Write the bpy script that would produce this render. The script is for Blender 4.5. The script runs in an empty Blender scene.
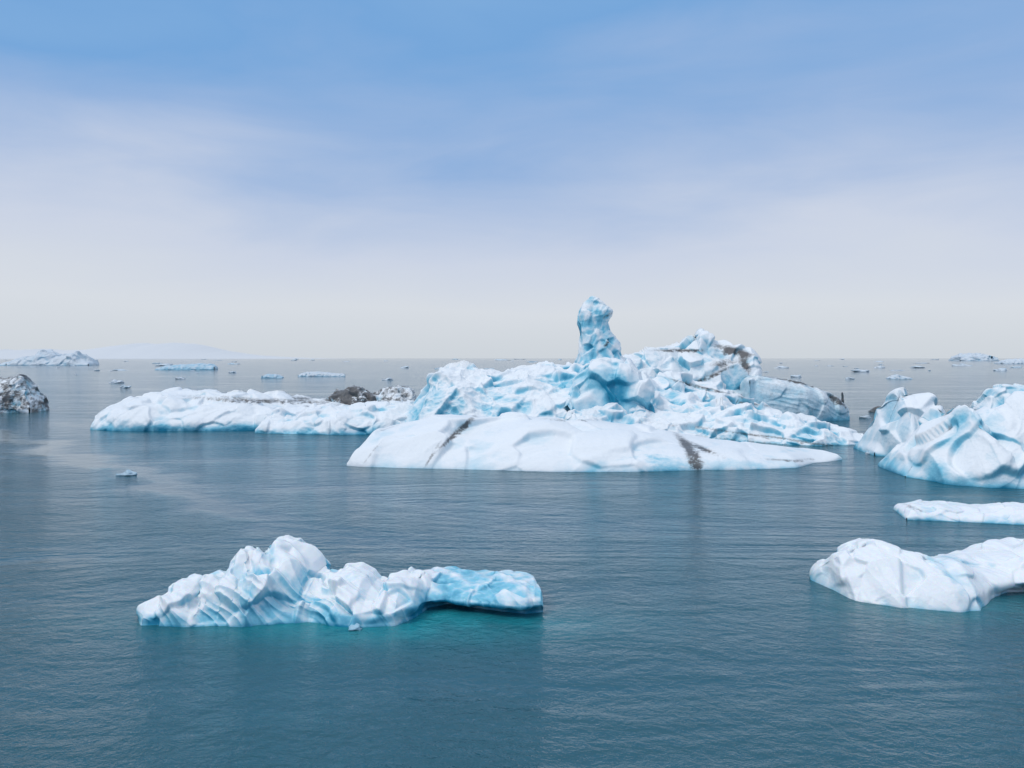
import bpy, math, random
import numpy as np
from mathutils import Vector

scene = bpy.context.scene
H = 8.0        # eye height above the lagoon (m)
F = 882.0      # focal length in px (31 mm on 36 mm, 1024 px wide)
HY = 358.0     # horizon row
rng = np.random.RandomState(7)
random.seed(7)

# ------------------------------------------------------------------ noise
PERM = rng.permutation(256)
GR = rng.normal(size=(256, 3)); GR /= np.linalg.norm(GR, axis=1)[:, None]
FP = rng.rand(256, 3)

def hidx(ix, iy, iz):
    return PERM[(PERM[(PERM[ix & 255] + iy) & 255] + iz) & 255]

def perlin(p):
    i = np.floor(p).astype(np.int64); f = p - i
    u = f * f * f * (f * (f * 6 - 15) + 10)
    r = 0
    for a in (0, 1):
        for b in (0, 1):
            for c in (0, 1):
                g = GR[hidx(i[:, 0] + a, i[:, 1] + b, i[:, 2] + c)]
                d = (g * (f - np.array([a, b, c]))).sum(1)
                w = (u[:, 0] if a else 1 - u[:, 0]) * (u[:, 1] if b else 1 - u[:, 1]) * (u[:, 2] if c else 1 - u[:, 2])
                r = r + d * w
    return r * 1.5

def fbm(p, o=4, g=0.5):
    r = 0; a = 1.0; q = p.copy()
    for k in range(o):
        r = r + a * perlin(q); q = q * 2.03 + 17.3; a *= g
    return r

def ridged(p, o=3, g=0.5):
    r = 0; a = 1.0; q = p.copy()
    for k in range(o):
        r = r + a * (1 - 2 * np.abs(perlin(q))); q = q * 2.07 + 9.1; a *= g
    return r

def cell(p):
    i = np.floor(p).astype(np.int64); f = p - i
    m1 = np.full(len(p), 9.0)
    for a in (-1, 0, 1):
        for b in (-1, 0, 1):
            for c in (-1, 0, 1):
                dv = FP[hidx(i[:, 0] + a, i[:, 1] + b, i[:, 2] + c)] + np.array([a, b, c]) - f
                m1 = np.minimum(m1, (dv * dv).sum(1))
    return m1          # squared distance

def planes(p, k=26):
    """soft-edged facets: neighbouring tilted planes blended together"""
    i = np.floor(p).astype(np.int64); f = p - i
    W = 1e-9; S = 0
    for a in (-1, 0, 1):
        for b in (-1, 0, 1):
            for c in (-1, 0, 1):
                h = hidx(i[:, 0] + a, i[:, 1] + b, i[:, 2] + c)
                dv = FP[h] + np.array([a, b, c]) - f
                w = np.exp(-k * (dv * dv).sum(1))
                S = S + w * ((dv * (FP[(h * 7 + 3) & 255] - 0.5)).sum(1) * 2.2 + 0.35 * (FP[h, 1] - 0.5)); W = W + w
    return S / W

def sstep(a, b, x):
    t = np.clip((x - a) / (b - a), 0, 1)
    return t * t * (3 - 2 * t)

# ------------------------------------------------------------------ mesh builders
def gridnormals(P):
    du = np.gradient(P, axis=0); dv = np.gradient(P, axis=1)
    n = np.cross(du, dv)
    l = np.linalg.norm(n, axis=2, keepdims=True)
    return n / np.maximum(l, 1e-9)

def displace(P, s):
    nu, nv, _ = P.shape
    N = gridnormals(P)
    q = P.reshape(-1, 3)
    L = s['size']
    w = q + L * 0.35 * np.stack([perlin(q / L + 3.1), perlin(q / L + 31.7), perlin(q / L + 57.2)], 1)
    d = s.get('lump', 0.25) * L * fbm(w / L, 3, 0.36)
    conc = 0 * d
    if s.get('cup', 0) > 0:
        cs = s.get('cupsize', L * 0.5)
        c = cell(w / cs * np.array([1, 1, 0.8])) - 0.35
        d = d + s['cup'] * cs * c
        conc = conc - c * 1.2
        if s.get('cup2', 0.22):
            c = cell(w / cs * 2.6 + 7) - 0.35
            d = d + s['cup'] * cs * c * s.get('cup2', 0.22)
            conc = conc - c * 1.4 * s.get('cup2', 0.22)
    if s.get('facet', 0) > 0:
        cs = s.get('facetsize', L)
        fd = planes(q / cs * np.array(s.get('facetsc', (1, 1, 1))) + 4.4 + 0.2 * perlin(q / L + 5)[:, None], s.get('fk', 34))
        d = d + s['facet'] * cs * fd
        conc = conc - 0.5 * fd
    if s.get('groove', 0) > 0:
        gs = s.get('groovesize', 0.6); a = math.radians(s.get('grooveang', -35))
        al = q[:, 0] * math.cos(a) + q[:, 2] * math.sin(a) + 0.35 * q[:, 1]
        ac = -q[:, 0] * math.sin(a) + q[:, 2] * math.cos(a) + s.get('gy', 0.25) * q[:, 1]
        ac = ac + 0.5 * gs * perlin(q / (gs * 3))
        r = ridged(np.stack([al / (gs * 7), ac / gs, q[:, 1] / (gs * 7)], 1), 2, 0.3)
        gm = 0.6 + 0.4 * sstep(-0.4, 0.4, perlin(q / (gs * 4) + 70))
        d = d + s['groove'] * gs * (r - 0.5) * gm
        conc = conc + np.clip(0.6 - r, 0, 1) * 0.8 * gm
    d = d + s.get('fine', 0.02) * L * fbm(q / (L * 0.12), 3, 0.55)
    d = d.reshape(nu, nv)
    P2 = P + N * (d * s['amp'])[..., None]
    N2 = gridnormals(P2)
    z = P2[..., 2]
    steep = 1 - np.clip(N2[..., 2], -0.3, 1)
    nz = fbm(q / (L * 1.3) + 40, 3).reshape(nu, nv)
    blue = s.get('blue', 0.2) - 0.03 + (s.get('bsteep', 0.35) + 0.08) * (steep - 0.45) + s.get('bconc', 0.5) * conc.reshape(nu, nv) + s.get('bnoise', 0.35) * nz  # real blue ice, plus occlusion-like shade painted onto steep, underside and hollow faces
    blue += s.get('bwater', 0.35) * np.exp(-np.clip(z, 0, None) / s.get('bwaterh', 0.35))
    dirt = np.zeros_like(blue)
    dn = fbm(q / s.get('dirtsize', 0.8) * np.array([1, 1, 1.6]) + 11, 5, 0.75).reshape(nu, nv)
    for (cx, cz, rx, rz, ang, st, kind) in s.get('patch', []):
        a = math.radians(ang)
        dx = P2[..., 0] - cx; dz = z - cz
        wv = 0.6 * dn * min(rx, rz)
        ex = (dx * math.cos(a) + dz * math.sin(a)) / rx; ez = (-dx * math.sin(a) + dz * math.cos(a) + wv) / rz
        m = np.exp(-(ex ** 2 + ez ** 2))
        if kind == 'b': blue += st * m
        else: dirt += st * m * (1.0 + 0.8 * dn)
    dirt += s.get('dirt', 0) + s.get('dirtn', 0) * dn
    return P2, np.clip(blue, 0, 1), np.clip(dirt, 0, 1)

class Acc:
    def __init__(self): self.v = []; self.f = []; self.b = []; self.d = []; self.n = 0
    def add_grid(self, P, blue, dirt):
        nu, nv, _ = P.shape
        idx = np.arange(nu * nv).reshape(nu, nv) + self.n
        a, b, c, d = idx[:-1, :-1], idx[1:, :-1], idx[1:, 1:], idx[:-1, 1:]
        q = np.stack([a, b, c, d], -1).reshape(-1, 4)
        self.v.append(P.reshape(-1, 3)); self.f.append(q); self.b.append(blue.ravel()); self.d.append(dirt.ravel())
        self.n += nu * nv
    def build(self, name, mat):
        v = np.concatenate(self.v); f = np.concatenate(self.f)
        me = bpy.data.meshes.new(name)
        me.vertices.add(len(v)); me.vertices.foreach_set('co', v.astype(np.float32).ravel())
        me.loops.add(len(f) * 4); me.loops.foreach_set('vertex_index', f.astype(np.int32).ravel())
        me.polygons.add(len(f)); me.polygons.foreach_set('loop_start', (np.arange(len(f)) * 4).astype(np.int32))
        me.polygons.foreach_set('loop_total', np.full(len(f), 4, dtype=np.int32))
        me.polygons.foreach_set('use_smooth', np.ones(len(f), dtype=bool))
        me.update(calc_edges=True)
        for nm, arr in (('blue', self.b), ('dirt', self.d)):
            at = me.attributes.new(nm, 'FLOAT', 'POINT')
            at.data.foreach_set('value', np.concatenate(arr).astype(np.float32))
        ob = bpy.data.objects.new(name, me); scene.collection.objects.link(ob)
        me.materials.append(mat)
        return ob

def ip(px, pts):
    return np.interp(px, [p[0] for p in pts], [p[1] for p in pts])

def smooth(a, k):
    if k < 2: return a
    w = np.hanning(k + 2)[1:-1]; w /= w.sum()
    return np.convolve(np.pad(a, k, mode='edge'), w, mode='same')[k:-k]

def loft(acc, top, bot, dr=6, db=6, nf=2.5, nb=2.0, nu=400, nvf=110, nvb=50, over=None, s=None, sm=5, endtaper=0.06, ampx=None):
    x0 = top[0][0]; x1 = top[-1][0]
    px = np.linspace(x0, x1, nu)
    yt = smooth(ip(px, top), sm); yb = smooth(ip(px, bot), sm * 2)
    df = H * F / (yb - HY)
    g = lambda a: smooth(ip(px, a), 9) if isinstance(a, list) else np.full(nu, float(a))
    drx, dbx, nfx, nbx = g(dr), g(db), g(nf), g(nb)
    u = np.linspace(0, 1, nu)
    tp = np.minimum(sstep(-0.002, endtaper, u), sstep(-0.002, endtaper, 1 - u)) ** 0.6
    drx = drx * np.maximum(tp, 0.04); dbx = dbx * np.maximum(tp, 0.04)
    dist = df + drx
    X = (px - 512) / F * (df + drx * 0.75)
    Z = np.maximum(H - (yt - HY) / F * dist, 0.05)
    ov = g(over) if over is not None else np.zeros(nu)
    th = np.linspace(0, math.pi / 2, nvf)
    rows = []
    S = s['size']
    for k, zz in enumerate((-1.5, -0.7, -0.3, -0.12)):
        rows.append(np.stack([X, df, np.full(nu, zz)], -1))
    for t in th:
        yy = 1 - np.cos(t) ** (2 / nfx) if t < math.pi / 2 - 1e-6 else np.ones(nu)
        zz = np.sin(t) ** (2 / nfx) if t > 0 else np.zeros(nu)
        bulge = sstep(0.08, 0.5, zz) * (1 - 0.5 * sstep(0.6, 1, zz))
        rows.append(np.stack([X, df + drx * yy - ov * bulge, Z * zz], -1))
    for t in np.linspace(0, math.pi / 2, nvb)[1:]:
        yy = np.sin(t) ** (2 / nbx)
        zz = np.cos(t) ** (2 / nbx) if t < math.pi / 2 - 1e-6 else np.zeros(nu)
        rows.append(np.stack([X, df + drx + dbx * yy, Z * zz - 0.02], -1))
    rows.append(np.stack([X, df + drx + dbx, np.full(nu, -1.5)], -1))
    P = np.stack(rows, 1)
    amp = np.clip(Z / (0.9 * S), 0.12, 1)[:, None] * np.ones(P.shape[1])[None, :]
    amp = amp * (0.35 + 0.65 * sstep(-0.2, 0.35 * S, P[..., 2]))
    if ampx is not None: amp = amp * g(ampx)[:, None]
    s = dict(s); s['amp'] = amp
    P2, b, d = displace(P, s)
    acc.add_grid(P2, b, d)

def patch(px, py, dist, rx, rz, ang, st, kind):
    return ((px - 512) / F * dist, H - (py - HY) / F * dist, rx * dist / F, rz * dist / F, ang, st, kind)

def column(acc, secs, dist, depth, s, nu=160, nv=160):
    t = np.linspace(0, 1, nv)
    k = np.linspace(0, 1, len(secs))
    py = np.interp(t, k, [a[0] for a in secs]); l = np.interp(t, k, [a[1] for a in secs]); r = np.interp(t, k, [a[2] for a in secs])
    l = smooth(l, 5); r = smooth(r, 5)
    cx = ((l + r) / 2 - 512) / F * dist; hw = (r - l) / 2 / F * dist
    z = H - (py - HY) / F * dist
    a = np.linspace(0, 2 * math.pi, nu, endpoint=False)
    cap = np.sqrt(np.clip(1 - np.clip((t - 0.97) / 0.03, 0, 1) ** 2, 0, 1))
    ca = np.sign(np.cos(a)) * np.abs(np.cos(a)) ** 0.8; sa = np.sign(np.sin(a)) * np.abs(np.sin(a)) ** 0.8
    P = np.stack([cx[None, :] + ca[:, None] * (hw * cap)[None, :], dist + sa[:, None] * (hw * depth * cap)[None, :], np.repeat(z[None, :], nu, 0)], -1)
    s = dict(s); s['amp'] = np.ones(P.shape[:2]) * np.maximum(cap, 0.1)[None, :]
    P = np.concatenate([P, P[:1]], 0); s['amp'] = np.concatenate([s['amp'], s['amp'][:1]], 0)
    P2, b, d = displace(P, s)
    P2[-1] = P2[0]
    acc.add_grid(P2, b, d)

# ------------------------------------------------------------------ materials
def nn(nt, t, **kw):
    n = nt.nodes.new(t)
    for k, v in kw.items(): setattr(n, k, v)
    return n

def ice_material(name, white=(0.81, 0.84, 0.86), blue=(0.22, 0.55, 0.69), deep=(0.02, 0.25, 0.40), bump=0.5, scale=1.0, sss=0.0, dirtcol=(0.05, 0.044, 0.042), dmax=0.9, rough=0.36):
    m = bpy.data.materials.new(name); m.use_nodes = True; nt = m.node_tree; nt.nodes.clear()
    L = nt.links.new
    out = nn(nt, 'ShaderNodeOutputMaterial'); b = nn(nt, 'ShaderNodeBsdfPrincipled'); L(b.outputs[0], out.inputs[0])
    tc = nn(nt, 'ShaderNodeTexCoord')
    ab = nn(nt, 'ShaderNodeAttribute', attribute_name='blue'); ad = nn(nt, 'ShaderNodeAttribute', attribute_name='dirt')
    n1 = nn(nt, 'ShaderNodeTexNoise'); n1.inputs['Scale'].default_value = 2.2 * scale; n1.inputs['Detail'].default_value = 4; n1.inputs['Roughness'].default_value = 0.6
    L(tc.outputs['Object'], n1.inputs['Vector'])
    ma = nn(nt, 'ShaderNodeMath', operation='MULTIPLY_ADD'); ma.inputs[1].default_value = 0.3; ma.inputs[2].default_value = -0.15
    L(n1.outputs['Fac'], ma.inputs[0])
    ad1 = nn(nt, 'ShaderNodeMath', operation='ADD'); L(ma.outputs[0], ad1.inputs[0]); L(ab.outputs['Fac'], ad1.inputs[1])
    cr = nn(nt, 'ShaderNodeValToRGB'); e = cr.color_ramp.elements
    e[0].position = 0.12; e[0].color = (*white, 1); e[1].position = 0.92; e[1].color = (*deep, 1)
    k = e.new(0.34); k.color = tuple(white[i] * 0.6 + blue[i] * 0.4 for i in range(3)) + (1,)
    k = e.new(0.58); k.color = (*blue, 1)
    L(ad1.outputs[0], cr.inputs[0])
    n2 = nn(nt, 'ShaderNodeTexNoise'); n2.inputs['Scale'].default_value = 6 * scale; n2.inputs['Detail'].default_value = 5; n2.inputs['Roughness'].default_value = 0.8
    L(tc.outputs['Object'], n2.inputs['Vector'])
    m2 = nn(nt, 'ShaderNodeMath', operation='MULTIPLY_ADD'); m2.inputs[1].default_value = 2.2; m2.inputs[2].default_value = -1.1
    L(n2.outputs['Fac'], m2.inputs[0])
    m3 = nn(nt, 'ShaderNodeMath', operation='MULTIPLY_ADD'); m3.inputs[1].default_value = 1.6
    L(ad.outputs['Fac'], m3.inputs[0]); L(m2.outputs[0], m3.inputs[2])
    m4 = nn(nt, 'ShaderNodeMapRange'); m4.inputs['From Min'].default_value = 0.1; m4.inputs['From Max'].default_value = 1.2; m4.inputs['To Max'].default_value = dmax
    L(m3.outputs[0], m4.inputs['Value'])
    m6 = nn(nt, 'ShaderNodeMapRange'); m6.inputs['From Min'].default_value = 0.02; m6.inputs['From Max'].default_value = 0.3; L(ad.outputs['Fac'], m6.inputs['Value'])
    m5 = nn(nt, 'ShaderNodeMath', operation='MULTIPLY'); L(m4.outputs[0], m5.inputs[0]); L(m6.outputs[0], m5.inputs[1])
    mx = nn(nt, 'ShaderNodeMix', data_type='RGBA'); L(m5.outputs[0], mx.inputs[0]); L(cr.outputs[0], mx.inputs[6]); mx.inputs[7].default_value = (*dirtcol, 1)
    L(mx.outputs[2], b.inputs['Base Color'])
    b.inputs['Roughness'].default_value = rough; b.inputs['IOR'].default_value = 1.31; b.inputs['Specular IOR Level'].default_value = 0.5
    if sss > 0:
        b.inputs['Subsurface Weight'].default_value = sss; b.inputs['Subsurface Radius'].default_value = (0.12, 0.5, 0.9); b.inputs['Subsurface Scale'].default_value = 0.18
    nb = nn(nt, 'ShaderNodeTexNoise'); nb.inputs['Scale'].default_value = 5 * scale; nb.inputs['Detail'].default_value = 4; nb.inputs['Roughness'].default_value = 0.6
    L(tc.outputs['Object'], nb.inputs['Vector'])
    bp = nn(nt, 'ShaderNodeBump'); bp.inputs['Strength'].default_value = bump; bp.inputs['Distance'].default_value = 0.12 / scale
    L(nb.outputs['Fac'], bp.inputs['Height']); L(bp.outputs[0], b.inputs['Normal'])
    return m

ice_near = ice_material('ice_near', scale=1.6, sss=0.2, bump=0.18, rough=0.26)
ice_mid = ice_material('ice_mid', scale=0.6, bump=0.3)
ice_far_hazed = ice_material('ice_far_hazed', white=(0.60, 0.66, 0.71), blue=(0.36, 0.55, 0.66), deep=(0.2, 0.42, 0.55), scale=0.2, bump=0.3, dirtcol=(0.24, 0.27, 0.30), dmax=0.7)  # distance haze painted into the ice and dirt colours: dimmer white, lower contrast

# ------------------------------------------------------------------ icebergs
# front iceberg
A = Acc()
dF = 27
loft(A,
  top=[(138,608),(141,603),(150,599),(163,595),(168,587),(175,581),(186,578),(196,579),(203,584),(208,574),(216,569),(226,568),(231,567),(233,556),(240,553),(248,554),(256,550),(263,543),(274,543),(286,548),(298,555),(308,563),(314,572),(326,576),(338,574),(350,575),(360,579),(368,587),(378,591),(386,584),(400,580),(412,576),(430,574),(445,572),(470,575),(500,576),(520,578),(534,581),(541,588),(544,600),(543,610)],
  bot=[(138,617),(150,626),(200,627),(250,626),(290,624),(320,622),(360,628),(400,626),(418,618),(432,608),(450,604),(470,606),(500,611),(525,614),(543,612)],
  dr=[(138,0.8),(200,1.8),(265,2.6),(330,2.2),(400,1.6),(543,1.2)], db=[(138,1),(265,3),(543,2)],
  nf=[(138,1.8),(265,1.4),(330,1.5),(400,2.0),(543,2.6)], nb=2, nu=860, nvf=260, nvb=70, endtaper=0.035,
  over=[(138,0.1),(400,0.2),(425,0.6),(460,0.9),(520,0.7),(543,0.3)], sm=3, ampx=[(138,0.9),(360,1),(400,0.8),(430,0.65),(543,0.5)],
  s=dict(size=1.4, lump=0.08, cup=0.02, cupsize=0.6, cup2=0, groove=0.55, groovesize=0.55, grooveang=-42, gy=0.35, facet=0.34, facetsize=1.1, fine=0.004, blue=0.13, bsteep=0.32, bconc=0.5, bnoise=0.18, bwater=0.45, bwaterh=0.28,
     patch=[patch(485,600,dF,55,14,0,0.42,'b'), patch(445,604,dF,25,10,20,0.3,'b'), patch(320,606,dF,50,9,-30,0.2,'b'), patch(255,590,dF,10,30,15,0.15,'b'), patch(530,597,dF,12,14,0,0.3,'b'), patch(395,600,dF,12,25,0,-0.1,'b')]))
A.build('iceberg', ice_near)

# long flat iceberg
A = Acc()
loft(A,
  top=[(347,464),(352,455),(362,443),(373,432),(384,425),(400,421),(430,417),(470,416),(520,416),(560,418),(600,422),(640,427),(680,434),(720,440),(760,444),(800,447),(825,450),(838,454),(842,458)],
  bot=[(347,466),(400,468),(450,469),(550,472),(620,472),(690,470),(720,470),(780,468),(800,463),(842,460)],
  dr=[(347,2),(400,6),(500,9),(650,9),(750,7),(842,2)], db=[(347,2),(450,7),(700,8),(842,2)],
  nf=[(347,1.5),(420,1.35),(600,1.5),(690,1.8),(842,1.6)], nb=1.8, nu=900, nvf=150, nvb=50, sm=9,
  s=dict(size=4.0, lump=0.04, cup=0.02, cupsize=2.5, cup2=0, facet=0.14, facetsize=4.0, groove=0.08, groovesize=1.3, grooveang=22, fine=0.004, blue=0.10, bsteep=0.22, bconc=0.35, bnoise=0.14, bwater=0.12, bwaterh=0.4, dirtsize=1.0,
     patch=[patch(466,424,70,12,2.6,40,0.8,'d'), patch(450,438,67,14,1.8,42,0.6,'d'), patch(432,455,65,16,1.3,60,0.35,'d'), patch(585,419,72,50,0.9,-4,0.4,'d'), patch(694,457,64,6,12,0,1.5,'d'), patch(704,449,66,12,2.2,-20,0.7,'d'),
            patch(790,459,66,30,1.0,-4,0.45,'d'), patch(650,464,64,40,9,0,0.38,'b'), patch(740,463,64,60,6,0,0.3,'b'), patch(368,456,64,12,1.3,55,0.4,'d')]))
A.build('iceberg', ice_mid)

# left low iceberg with dirty mound
A = Acc()
loft(A,
  top=[(91,427),(97,415),(104,407),(120,401),(135,396),(150,393),(170,391),(200,391),(230,392),(262,394),(300,399),(340,402),(372,405),(385,409)],
  bot=[(91,429),(150,431),(240,431),(300,430),(385,428)],
  dr=[(91,3),(150,12),(300,14),(385,6)], db=[(91,3),(200,10),(385,5)], nf=[(91,2),(200,2.2),(385,2)], nb=2, nu=500, nvf=110, nvb=40,
  s=dict(size=3.0, lump=0.10, cup=0.07, cupsize=2.0, facet=0.2, facetsize=3, fine=0.008, blue=0.10, bsteep=0.3, bconc=0.4, bnoise=0.2, bwater=0.45, bwaterh=0.5,
    patch=[patch(285,399,110,70,1.8,-4,0.6,'d'), patch(200,427,98,80,3,0,0.3,'b')]))
loft(A,
  top=[(255,430),(262,420),(275,412),(295,414),(320,404),(345,406),(370,403),(400,402),(430,404),(450,412)],
  bot=[(255,433),(300,434),(350,435),(400,434),(450,434)],
  dr=[(255,2),(300,7),(450,6)], db=6, nf=1.8, nb=2, nu=360, nvf=90, nvb=40,
  s=dict(size=2.2, lump=0.14, cup=0.14, cupsize=1.4, facet=0.25, facetsize=2, fine=0.01, blue=0.16, bsteep=0.3, bconc=0.4, bnoise=0.25, bwater=0.45, bwaterh=0.5))
loft(A,
  top=[(314,412),(320,402),(330,396),(338,389),(350,386),(362,388),(370,394),(385,391),(398,386),(408,388),(412,396),(414,406)],
  bot=[(314,424),(414,424)],
  dr=5, db=5, nf=1.8, nb=2, nu=300, nvf=100, nvb=40,
  s=dict(size=1.6, lump=0.2, cup=0.15, cupsize=1.2, facet=0.35, facetsize=1.5, fine=0.02, blue=0.05, bsteep=0.1, dirtsize=1.2, dirt=0.36, dirtn=0.5, patch=[patch(348,397,110,26,10,0,0.9,'d'), patch(322,404,110,8,5,0,0.8,'d')]))
A.build('iceberg', ice_mid)

# main iceberg -----------------------------------------------------------
A = Acc()
loft(A,
  top=[(372,424),(395,412),(412,404),(422,394),(430,379),(438,371),(450,367),(465,367),(480,371),(500,373),(520,370),(535,367),(555,367),(572,364),(585,366),(600,363),(625,365),(640,374),(660,382),(690,388),(720,398),(750,410),(790,415),(820,420),(848,426),(866,436)],
  bot=[(372,432),(430,436),(500,438),(640,438),(760,441),(840,447),(866,443)],
  dr=[(372,4),(430,8),(480,13),(600,16),(700,22),(866,12)], db=[(372,6),(500,8),(866,8)], nf=[(372,1.6),(430,1.9),(480,1.7),(640,1.5),(700,1.2),(866,1.3)], nb=2.2, nu=1200, nvf=280, nvb=50, sm=3,
  s=dict(size=3.4, lump=0.12, cup=0.28, cupsize=1.5, cup2=0.35, facet=0.28, facetsize=3.4, fine=0.005, blue=0.20, bsteep=0.42, bconc=0.6, bnoise=0.2, bwater=0.3, bwaterh=0.5, dirtsize=1.5,
    patch=[patch(604,388,104,11,20,0,0.45,'b'), patch(590,378,104,30,4,10,0.3,'b'), patch(662,392,108,10,16,0,0.35,'b'), patch(440,400,98,14,22,0,0.15,'b'),
           patch(740,430,96,80,1.4,-5,0.6,'d'), patch(800,424,98,50,1.4,-12,0.5,'d')]))
loft(A,
  top=[(560,424),(575,410),(600,404),(630,412),(660,410),(690,404),(720,404),(750,410),(780,414),(810,418),(840,425),(862,434),(868,441)],
  bot=[(560,440),(700,441),(800,446),(868,444)],
  dr=[(560,4),(700,9),(868,4)], db=6, nf=1.5, nb=2, nu=620, nvf=150, nvb=40, sm=3,
  s=dict(size=2.4, lump=0.14, cup=0.28, cupsize=1.2, cup2=0.3, facet=0.36, facetsize=2.2, fine=0.008, blue=0.16, bsteep=0.38, bconc=0.55, bnoise=0.22, bwater=0.4, dirtsize=1.4,
    patch=[patch(740,427,96,90,1.2,-6,0.5,'d'), patch(770,436,93,80,1.1,-4,0.5,'d')]))
# smooth blue dome with a hollow
loft(A,
  top=[(568,404),(575,382),(586,366),(600,360),(615,359),(628,363),(638,371),(646,386),(652,404)],
  bot=[(568,436),(652,436)],
  dr=[(568,2),(610,6),(652,2)], db=6, nf=2.6, nb=2, nu=300, nvf=160, nvb=40,
  s=dict(size=2.8, lump=0.10, cup=0.05, cupsize=2.0, cup2=0, facet=0.28, facetsize=3.0, fine=0.003, blue=0.34, bsteep=0.35, bconc=0.35, bnoise=0.15, patch=[patch(608,390,98,9,18,0,0.6,'b'), patch(590,372,98,12,6,30,0.25,'b'), patch(632,372,98,8,20,0,-0.3,'b'), patch(580,395,98,6,20,0,-0.2,'b')]))
loft(A,
  top=[(612,374),(625,360),(640,354),(652,349),(668,346),(680,345),(692,340),(700,339),(705,331),(711,336),(718,343),(732,345),(744,346),(751,350),(756,362),(760,384)],
  bot=[(612,418),(760,418)],
  dr=[(612,4),(680,8),(760,4)], db=10, nf=[(612,1.8),(700,1.6),(760,2.4)], nb=2, nu=560, nvf=230, nvb=50, sm=2, endtaper=0.03,
  s=dict(size=3.2, lump=0.10, cup=0.12, cupsize=1.9, cup2=0.3, facet=0.42, facetsize=2.8, fine=0.008, blue=0.12, bsteep=0.42, bconc=0.45, bnoise=0.2, dirtsize=1.6,
    patch=[patch(738,350,118,18,3.5,-15,0.9,'d'), patch(712,378,116,26,2.0,25,0.7,'d'), patch(690,350,118,28,1.5,0,0.7,'d'), patch(747,366,118,4,12,0,0.8,'d'), patch(725,363,118,14,4,10,0.5,'d')]))
loft(A,
  top=[(628,392),(640,380),(660,376),(680,374),(700,381),(715,385),(735,393),(755,403),(780,411),(790,417)],
  bot=[(628,428),(790,428)],
  dr=[(628,4),(700,9),(790,5)], db=8, nf=1.6, nb=2, nu=500, nvf=170, nvb=40, sm=3,
  s=dict(size=2.6, lump=0.12, cup=0.22, cupsize=1.5, cup2=0.3, facet=0.40, facetsize=2.6, fine=0.008, blue=0.17, bsteep=0.4, bconc=0.5, bnoise=0.22, dirtsize=1.4,
    patch=[patch(700,387,108,40,1.5,-14,0.6,'d'), patch(740,402,106,40,1.3,-8,0.5,'d'), patch(662,392,106,8,14,0,0.35,'b')]))
loft(A,
  top=[(750,380),(756,375),(780,379),(800,383),(820,389),(834,396),(842,402),(846,408),(848,418)],
  bot=[(750,422),(800,422),(848,420)],
  dr=[(750,3),(800,4),(848,2)], db=7, nf=[(750,3),(848,2.8)], nb=3, nu=360, nvf=160, nvb=40, sm=3, endtaper=0.03,
  s=dict(size=2.6, lump=0.05, cup=0.02, cupsize=2.0, groove=0.10, groovesize=1.0, grooveang=-14, facet=0.10, facetsize=3, fine=0.005, blue=0.30, bsteep=0.1, bconc=0.15, bnoise=0.10, dirtsize=1.0, dirt=0.16, dirtn=0.08,
    patch=[patch(836,400,114,12,3,-30,0.7,'d'), patch(800,383,114,50,1.3,-12,0.6,'d')]))
column(A, [(384,566,636),(370,572,630),(357,579,622),(350,580,620),(343,580,618),(335,579,613),(328,578,609),(322,577,607),(316,577,611),(311,579,612),(306,582,607),(301,586,600),(296,590,595)], 112, 0.8,
  dict(size=2.0, lump=0.03, cup=0.03, cupsize=1.0, cup2=0, groove=0.12, groovesize=0.8, grooveang=72, facet=0.20, facetsize=1.5, fine=0.006, blue=0.22, bsteep=0.2, bconc=0.6, bnoise=0.2, dirtsize=1.2,
    patch=[patch(606,316,112,6,1.3,30,0.5,'d'), patch(604,345,112,9,1.6,60,0.5,'d')]))
column(A, [(424,838,847),(412,840,845),(404,841,844),(392,841.5,843)], 117, 1.0,
  dict(size=0.5, lump=0.15, fine=0.03, dirt=0.9), nu=24, nv=40)
A.build('iceberg', ice_mid)

# right-hand icebergs
A = Acc()
loft(A, top=[(875,452),(879,440),(884,424),(890,408),(896,396),(904,390),(912,389),(922,392),(931,394),(936,402),(937,420),(939,436),(941,448)],
  bot=[(875,456),(900,461),(941,462)], dr=[(875,1.5),(905,4),(941,2)], db=5, nf=1.9, nb=2, nu=300, nvf=180, nvb=50, sm=2,
  s=dict(size=2.8, lump=0.05, cup=0.02, cupsize=1.6, cup2=0, facet=0.36, facetsize=3.2, fine=0.005, blue=0.12, bsteep=0.35, bconc=0.35, bnoise=0.15, bwater=0.4,
    patch=[patch(926,420,76,12,18,0,0.45,'b'), patch(890,425,76,7,20,0,-0.3,'b')]))
A.build('iceberg', ice_mid)
A = Acc()
loft(A, top=[(906,476),(911,470),(919,461),(930,450),(942,439),(953,427),(964,416),(973,404),(977,406),(986,420),(993,414),(1002,407),(1015,406),(1030,402),(1060,406),(1090,420),(1120,460)],
  bot=[(906,477),(930,484),(960,488),(1024,490),(1120,488)], dr=[(906,1),(960,5),(1120,5)], db=6, nf=1.4, nb=2, nu=540, nvf=230, nvb=50, sm=2,
  s=dict(size=2.8, lump=0.04, cup=0.03, cupsize=1.3, cup2=0, facet=0.36, facetsize=2.8, facetsc=(1, 1, 0.8), fk=45, groove=0.20, groovesize=1.2, grooveang=52, fine=0.005, blue=0.14, bsteep=0.42, bconc=0.4, bnoise=0.22, bwater=0.45,
    patch=[patch(985,455,62,14,30,-30,0.28,'b'), patch(930,470,58,14,8,0,0.2,'b')]))
A.build('iceberg', ice_mid)
A = Acc()
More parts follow.
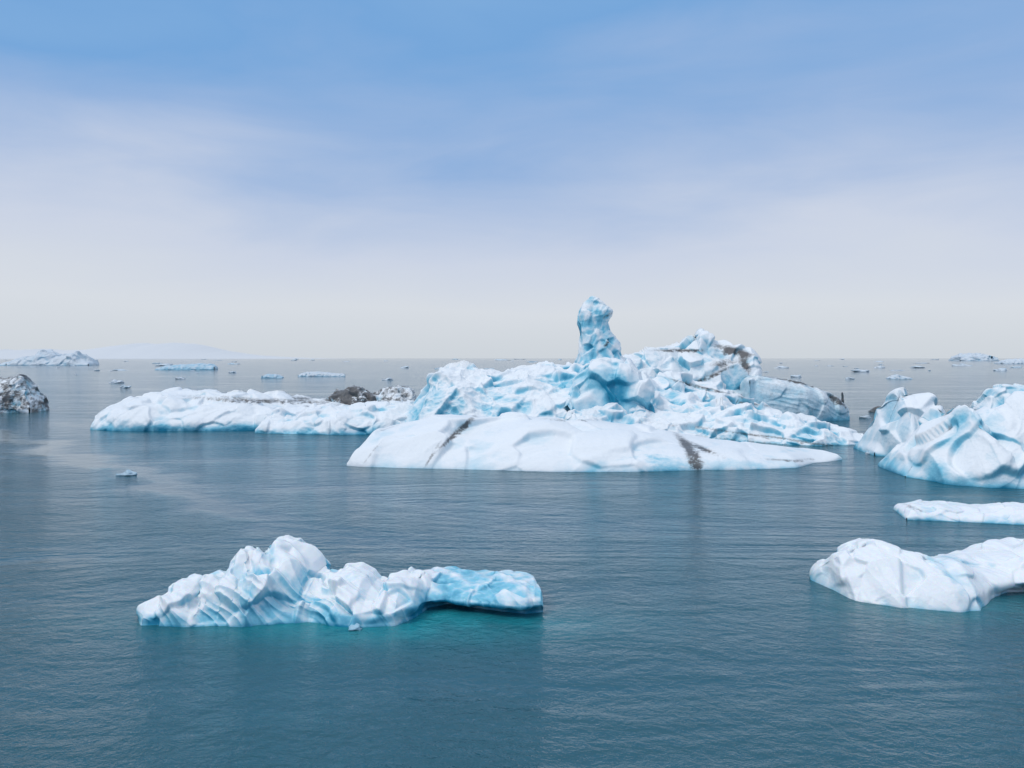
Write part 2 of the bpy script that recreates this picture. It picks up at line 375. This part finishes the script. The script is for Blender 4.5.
loft(A, top=[(988,412),(993,396),(998,389),(1008,386),(1018,384),(1030,386),(1045,400),(1055,412)], bot=[(988,420),(1055,420)], dr=4, db=5, nf=2, nb=2, nu=200, nvf=110, nvb=40,
  s=dict(size=2.4, lump=0.08, cup=0.04, cupsize=1.8, facet=0.3, facetsize=2, fine=0.008, blue=0.36, bsteep=0.3, bconc=0.4, bnoise=0.25))
A.build('iceberg', ice_mid)
A = Acc()
loft(A, top=[(907,518),(912,510),(920,506),(940,503),(965,504),(990,507),(1010,506),(1030,505),(1070,508),(1100,518)], bot=[(907,520),(960,523),(1024,526),(1100,524)],
  dr=[(907,0.8),(960,2.5),(1100,1)], db=2.5, nf=1.9, nb=2, nu=360, nvf=90, nvb=40,
  s=dict(size=1.3, lump=0.08, cup=0.08, cupsize=0.7, facet=0.25, facetsize=1.0, fine=0.01, blue=0.12, bsteep=0.3, bconc=0.4, bnoise=0.2, bwater=0.4, bwaterh=0.2, patch=[patch(925,513,42,18,1.5,-15,0.6,'d')]))
A.build('iceberg', ice_near)
A = Acc()
loft(A, top=[(810,576),(816,570),(828,562),(840,557),(855,551),(868,545),(880,540),(892,544),(905,549),(920,552),(935,556),(945,561),(960,560),(978,557),(995,551),(1010,545),(1028,540),(1060,543),(1090,560),(1110,580)],
  bot=[(810,580),(825,590),(842,601),(880,608),(935,612),(958,611),(968,598),(985,592),(1024,590),(1110,590)], dr=[(810,0.5),(880,2.6),(950,2.0),(1110,1.5)], db=[(810,1),(880,2.5),(1110,2)],
  nf=[(810,1.2),(900,1.3),(960,1.5),(1000,2.6),(1110,2.6)], nb=2, over=[(810,0),(960,0.1),(1000,0.8),(1110,0.8)], nu=600, nvf=200, nvb=60, sm=3,
  s=dict(size=1.6, lump=0.03, cup=0.02, cupsize=0.7, cup2=0, facet=0.24, facetsize=1.2, fk=40, groove=0.14, groovesize=0.6, grooveang=-60, fine=0.005, blue=0.03, bsteep=0.22, bconc=0.35, bnoise=0.12, bwater=0.25, bwaterh=0.15, patch=[patch(1005,572,28,30,14,0,0.5,'b'), patch(962,580,28,8,18,0,0.35,'b')]))
A.build('iceberg', ice_near)
A = Acc()
loft(A, top=[(-40,400),(-25,385),(-10,378),(4,379),(10,378),(16,375),(19,378),(22,386),(26,394),(29,408)], bot=[(-40,413),(29,413)], dr=[(-40,3),(0,4),(29,2)], db=6, nf=2, nb=2, nu=260, nvf=130, nvb=40, sm=2,
  s=dict(size=2.6, lump=0.08, cup=0.06, cupsize=1.4, groove=0.25, groovesize=0.8, grooveang=75, facet=0.25, facetsize=2.0, fine=0.01, blue=0.05, bsteep=0.1, bwater=0.1, dirt=0.45, dirtn=0.6, dirtsize=1.5))
A.build('iceberg', ice_mid)

def far_berg(top, yb, dr=20, mat=ice_far_hazed, **kw):
    A = Acc()
    x0, x1 = top[0][0], top[-1][0]
    d = H * F / (yb - HY)
    hh = max(2.0, (yb - min(t[1] for t in top)) / F * d)
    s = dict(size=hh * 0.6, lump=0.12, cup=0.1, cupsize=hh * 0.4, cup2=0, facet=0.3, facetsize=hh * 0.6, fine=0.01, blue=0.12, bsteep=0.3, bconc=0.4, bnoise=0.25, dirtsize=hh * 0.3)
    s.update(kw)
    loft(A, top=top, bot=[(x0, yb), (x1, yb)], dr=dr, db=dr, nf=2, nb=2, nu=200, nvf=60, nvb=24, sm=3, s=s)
    return A.build('iceberg', mat)
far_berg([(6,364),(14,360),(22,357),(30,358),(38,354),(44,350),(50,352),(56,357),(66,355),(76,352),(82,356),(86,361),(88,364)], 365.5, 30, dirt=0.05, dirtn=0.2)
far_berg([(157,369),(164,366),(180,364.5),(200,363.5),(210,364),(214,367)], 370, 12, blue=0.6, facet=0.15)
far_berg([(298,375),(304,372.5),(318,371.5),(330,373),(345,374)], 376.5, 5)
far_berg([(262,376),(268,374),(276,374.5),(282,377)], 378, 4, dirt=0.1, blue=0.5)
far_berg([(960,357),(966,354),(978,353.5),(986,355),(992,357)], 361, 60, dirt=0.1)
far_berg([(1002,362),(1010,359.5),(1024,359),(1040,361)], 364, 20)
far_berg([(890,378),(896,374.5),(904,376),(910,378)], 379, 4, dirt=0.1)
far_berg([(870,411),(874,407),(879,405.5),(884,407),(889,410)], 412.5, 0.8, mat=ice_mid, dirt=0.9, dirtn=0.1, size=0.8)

# small ice fragments: one object, real lumps scattered on the lagoon
A = Acc()
def lump(px, py, wpx, hpx, blue=0.15, dirt=0.0):
    d = H * F / (py - HY)
    X = (px - 512) / F * d; w = wpx / 2 / F * d; h = hpx / F * d
    nu, nv = 28, 14
    a = np.linspace(0, 2 * math.pi, nu); t = np.linspace(-0.5, math.pi / 2, nv)
    P = np.stack([X + w * np.cos(a)[:, None] * np.cos(t)[None], d + 0.8 * w * np.sin(a)[:, None] * np.cos(t)[None], h * np.sin(t)[None] * np.ones(nu)[:, None]], -1)
    q = P.reshape(-1, 3)
    L = max(w, 1e-3)
    n = fbm(q / np.array([L, L, max(h, L * .3)]) * 1.3 + px, 2).reshape(nu, nv)
    P = np.stack([X + (P[..., 0] - X) * (1 + 0.7 * n), d + (P[..., 1] - d) * (1 + 0.7 * n), P[..., 2] * (1 + 0.9 * n)], -1)
    P[-1] = P[0]
    A.add_grid(P, np.full((nu, nv), blue) + 0.2 * n, np.full((nu, nv), dirt))
for (x, y, w, h, b, dd) in [(128,475,17,4,0.5,0.3),(116,383,14,2.5,0.1,0),(125,388,9,2,0.2,.1),(180,379,8,1.5,0.1,0),(165,366,12,2,.1,0),(232,373,6,1.5,.2,.1),(405,368,10,1.5,.2,0),(440,369,8,1.5,.3,0),
    (470,367,6,1.5,.2,.2),(388,380,9,1.5,.1,0),(862,372,16,2,.1,.1),(880,368,10,1.5,.1,0),(850,379,8,1.5,.2,.2),(918,368,14,1.5,.1,0),(960,366,16,1.5,.1,0),(1000,371,12,2,.2,0),
    (796,377,10,2.2,.2,.1),(782,368,14,1.5,.1,0),(356,629,12,3,.55,0),(868,454,6,2,.3,.2),(866,418,10,2.5,.3,.3)]:
    lump(x, y, w, h, b, dd)
for i in range(70):
    y = HY + 1.5 + 16 * random.random() ** 1.8
    x = random.uniform(-40, 1064)
    lump(x, y, random.uniform(3, 11) * (0.5 + random.random()), random.uniform(0.4, 1.0), random.uniform(0, .4), random.choice([0, 0, 0, .3]))
A.build('floating_ice_fragments', ice_far_hazed)

# ------------------------------------------------------------------ distant hills, haze painted into their pale colour
m = bpy.data.materials.new('hazy_hill'); m.use_nodes = True
b = m.node_tree.nodes['Principled BSDF']; b.inputs['Base Color'].default_value = (0.64, 0.66, 0.68, 1); b.inputs['Roughness'].default_value = 1; b.inputs['Specular IOR Level'].default_value = 0
nu = 300
px = np.linspace(-400, 420, nu); D = 9000.0
hh = 15 * np.exp(-((px - 120) / 90) ** 2) + 10 * np.exp(-((px + 80) / 120) ** 2)
hh = hh + 3 * fbm(np.stack([px / 60, px * 0, px * 0 + 3], 1), 4) * np.clip(hh / 6, 0, 1)
X = (px - 512) / F * D
P = np.zeros((nu, 6, 3))
for k, (dy, f) in enumerate([(0, 0), (400, .5), (900, .85), (1300, 1.0), (1900, .7), (2600, 0)]):
    P[:, k, 0] = X; P[:, k, 1] = D + dy; P[:, k, 2] = f * np.maximum(hh, 0.0) / F * (D + 1300) - 1
A = Acc(); A.add_grid(P, np.zeros((nu, 6)), np.zeros((nu, 6))); A.build('hills', m)

# ------------------------------------------------------------------ water
m = bpy.data.materials.new('lagoon_water'); m.use_nodes = True; nt = m.node_tree; nt.nodes.clear(); L = nt.links.new
out = nn(nt, 'ShaderNodeOutputMaterial'); b = nn(nt, 'ShaderNodeBsdfPrincipled'); L(b.outputs[0], out.inputs[0])
geo = nn(nt, 'ShaderNodeNewGeometry')
def noise(scale, detail, rough, sc=(1, 1, 1), dist=0.0, rot=0.0):
    mp = nn(nt, 'ShaderNodeMapping'); mp.inputs['Scale'].default_value = sc; mp.inputs['Rotation'].default_value = (0, 0, rot)
    L(geo.outputs['Position'], mp.inputs['Vector'])
    n = nn(nt, 'ShaderNodeTexNoise'); n.inputs['Scale'].default_value = scale; n.inputs['Detail'].default_value = detail; n.inputs['Roughness'].default_value = rough; n.inputs['Distortion'].default_value = dist
    L(mp.outputs[0], n.inputs['Vector']); return n.outputs['Fac']
def math_(op, a, b_=None, c=None):
    n = nn(nt, 'ShaderNodeMath', operation=op)
    for i, v in enumerate((a, b_, c)):
        if v is None: continue
        if isinstance(v, (int, float)): n.inputs[i].default_value = v
        else: L(v, n.inputs[i])
    return n.outputs[0]
w1 = noise(2.8, 4, 0.66, (0.9, 1.1, 1), 0.3, 0.5)
w2 = noise(0.5, 2, 0.5, (0.8, 1.2, 1), 0.6, -0.25)
patchy = noise(0.045, 4, 0.65, (0.45, 1.5, 1), 1.5, 0.1)
pm = nn(nt, 'ShaderNodeMapRange'); pm.inputs['From Min'].default_value = 0.38; pm.inputs['From Max'].default_value = 0.62; pm.inputs['To Min'].default_value = 0.35; pm.inputs['To Max'].default_value = 1.25
L(patchy, pm.inputs['Value'])
sep = nn(nt, 'ShaderNodeSeparateXYZ'); L(geo.outputs['Position'], sep.inputs[0])
wob = noise(0.10, 3, 0.55)
# wind-sheltered slick running away to the left
cl = math_('MULTIPLY_ADD', sep.outputs[0], -1.13, 31.0)
dd = math_('SUBTRACT', sep.outputs[1], math_('ADD', cl, math_('MULTIPLY_ADD', wob, 18.0, -9.0)))
sl = math_('POWER', 2.718, math_('MULTIPLY', math_('MULTIPLY', dd, dd), -0.07))
sl2 = math_('POWER', 2.718, math_('MULTIPLY', math_('MULTIPLY', math_('SUBTRACT', dd, 11.0), math_('SUBTRACT', dd, 11.0)), -0.010))
sl = math_('ADD', sl, math_('MULTIPLY', sl2, 0.55))
xm = nn(nt, 'ShaderNodeMapRange'); xm.inputs['From Min'].default_value = 2.0; xm.inputs['From Max'].default_value = -14.0; L(sep.outputs[0], xm.inputs['Value'])
sl = math_('MULTIPLY', sl, xm.outputs[0])
st = math_('MULTIPLY', pm.outputs[0], math_('MAXIMUM', math_('MULTIPLY_ADD', sl, -0.8, 1.0), 0.12))
hgt = math_('ADD', math_('MULTIPLY', w1, 0.115), math_('MULTIPLY', w2, 0.20))
hgt = math_('MULTIPLY', hgt, st)
bp = nn(nt, 'ShaderNodeBump'); bp.inputs['Strength'].default_value = 1.0; bp.inputs['Distance'].default_value = 1.0
L(hgt, bp.inputs['Height']); L(bp.outputs[0], b.inputs['Normal'])
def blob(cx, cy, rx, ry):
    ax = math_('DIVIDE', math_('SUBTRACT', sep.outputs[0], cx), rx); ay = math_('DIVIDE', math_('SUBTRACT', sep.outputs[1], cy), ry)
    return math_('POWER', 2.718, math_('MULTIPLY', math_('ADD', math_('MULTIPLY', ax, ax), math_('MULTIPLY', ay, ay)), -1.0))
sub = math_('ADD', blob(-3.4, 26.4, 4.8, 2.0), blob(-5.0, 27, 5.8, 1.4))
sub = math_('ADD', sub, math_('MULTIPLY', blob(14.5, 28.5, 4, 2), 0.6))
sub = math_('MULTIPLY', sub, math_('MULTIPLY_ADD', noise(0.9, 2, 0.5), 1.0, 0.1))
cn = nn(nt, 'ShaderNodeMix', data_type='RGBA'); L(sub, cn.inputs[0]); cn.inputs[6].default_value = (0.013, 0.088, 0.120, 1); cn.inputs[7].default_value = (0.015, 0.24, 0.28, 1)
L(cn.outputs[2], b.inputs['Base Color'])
b.inputs['Roughness'].default_value = 0.08; b.inputs['IOR'].default_value = 1.333
me = bpy.data.meshes.new('water')
R = 30000
me.from_pydata([(-R, -200, 0), (R, -200, 0), (R, R, 0), (-R, R, 0)], [], [(0, 1, 2, 3)]); me.materials.append(m)
scene.collection.objects.link(bpy.data.objects.new('water', me))

# ------------------------------------------------------------------ sky
SUN_EL, SUN_AZ = 50, -120
w = bpy.data.worlds.new('World'); scene.world = w; w.use_nodes = True; nt = w.node_tree; nt.nodes.clear(); L = nt.links.new
out = nn(nt, 'ShaderNodeOutputWorld')
sky = nn(nt, 'ShaderNodeTexSky', sky_type='NISHITA'); sky.sun_disc = False; sky.sun_elevation = math.radians(SUN_EL); sky.sun_rotation = math.radians(SUN_AZ); 
bg1 = nn(nt, 'ShaderNodeBackground'); bg1.inputs[1].default_value = 0.07; L(sky.outputs[0], bg1.inputs[0])
tc = nn(nt, 'ShaderNodeTexCoord')
sp = nn(nt, 'ShaderNodeSeparateXYZ'); L(tc.outputs['Generated'], sp.inputs[0])
def wnoise(scale, detail, rough, sc, off=(0, 0, 0), dist=0.0):
    mp = nn(nt, 'ShaderNodeMapping'); mp.inputs['Scale'].default_value = sc; mp.inputs['Location'].default_value = off
    L(tc.outputs['Generated'], mp.inputs['Vector'])
    n = nn(nt, 'ShaderNodeTexNoise'); n.inputs['Scale'].default_value = scale; n.inputs['Detail'].default_value = detail; n.inputs['Roughness'].default_value = rough; n.inputs['Distortion'].default_value = dist
    L(mp.outputs[0], n.inputs['Vector']); return n.outputs['Fac']
c1 = wnoise(1.7, 3, 0.45, (1, 1, 3.2), (1.3, 0.4, 0.6), 0.2)
c2 = wnoise(3.6, 5, 0.56, (1, 1, 4.0), (3, 1, 0), 0.4)
zz = math_('ADD', sp.outputs[2], math_('ADD', math_('MULTIPLY_ADD', c1, 0.36, -0.165), math_('MULTIPLY_ADD', c2, 0.16, -0.08)))
hz = nn(nt, 'ShaderNodeMapRange'); hz.inputs['From Min'].default_value = 0.02; hz.inputs['From Max'].default_value = 0.2; L(sp.outputs[2], hz.inputs['Value'])
mixz = nn(nt, 'ShaderNodeMix', data_type='FLOAT'); L(hz.outputs[0], mixz.inputs[0]); L(sp.outputs[2], mixz.inputs[2]); L(zz, mixz.inputs[3])
cr = nn(nt, 'ShaderNodeValToRGB'); e = cr.color_ramp.elements
e[0].position = 0.0; e[0].color = (.64, .69, .745, 1); e[1].position = 1.0; e[1].color = (1.0, 1.04, 1.10, 1)
for p, c in ((0.06, (.70, .74, .80)), (0.13, (.62, .68, .81)), (0.20, (.46, .57, .78)), (0.28, (.31, .47, .75)), (0.38, (.19, .40, .73)), (0.47, (.23, .44, .75)), (0.62, (.58, .70, .90))):
    k = e.new(p); k.color = (*c, 1)
L(mixz.outputs[0], cr.inputs[0])
bg2 = nn(nt, 'ShaderNodeBackground'); bg2.inputs[1].default_value = 1.0; L(cr.outputs[0], bg2.inputs[0])
mx = nn(nt, 'ShaderNodeMixShader'); mx.inputs[0].default_value = 0.94; L(bg1.outputs[0], mx.inputs[1]); L(bg2.outputs[0], mx.inputs[2]); L(mx.outputs[0], out.inputs[0])

sd = bpy.data.lights.new('sun', 'SUN'); sd.energy = 1.2; sd.angle = math.radians(20); sd.color = (1, 0.97, 0.93)
so = bpy.data.objects.new('sun', sd); scene.collection.objects.link(so)
az = math.radians(SUN_AZ); el = math.radians(SUN_EL)
dirv = Vector((math.sin(az) * math.cos(el), math.cos(az) * math.cos(el), math.sin(el)))
so.rotation_euler = dirv.to_track_quat('Z', 'Y').to_euler(); so.location = dirv * 100

# ------------------------------------------------------------------ camera
cd = bpy.data.cameras.new('camera'); cd.sensor_width = 36; cd.lens = 36 * F / 1024; cd.clip_end = 60000; cd.clip_start = 0.1
cd.shift_y = -(384 - HY) / 1024
co = bpy.data.objects.new('camera', cd); scene.collection.objects.link(co); co.location = (0, 0, H); co.rotation_euler = (math.radians(90), 0, 0)
scene.camera = co
scene.view_settings.view_transform = 'Standard'; scene.view_settings.look = 'None'; scene.view_settings.exposure = 0
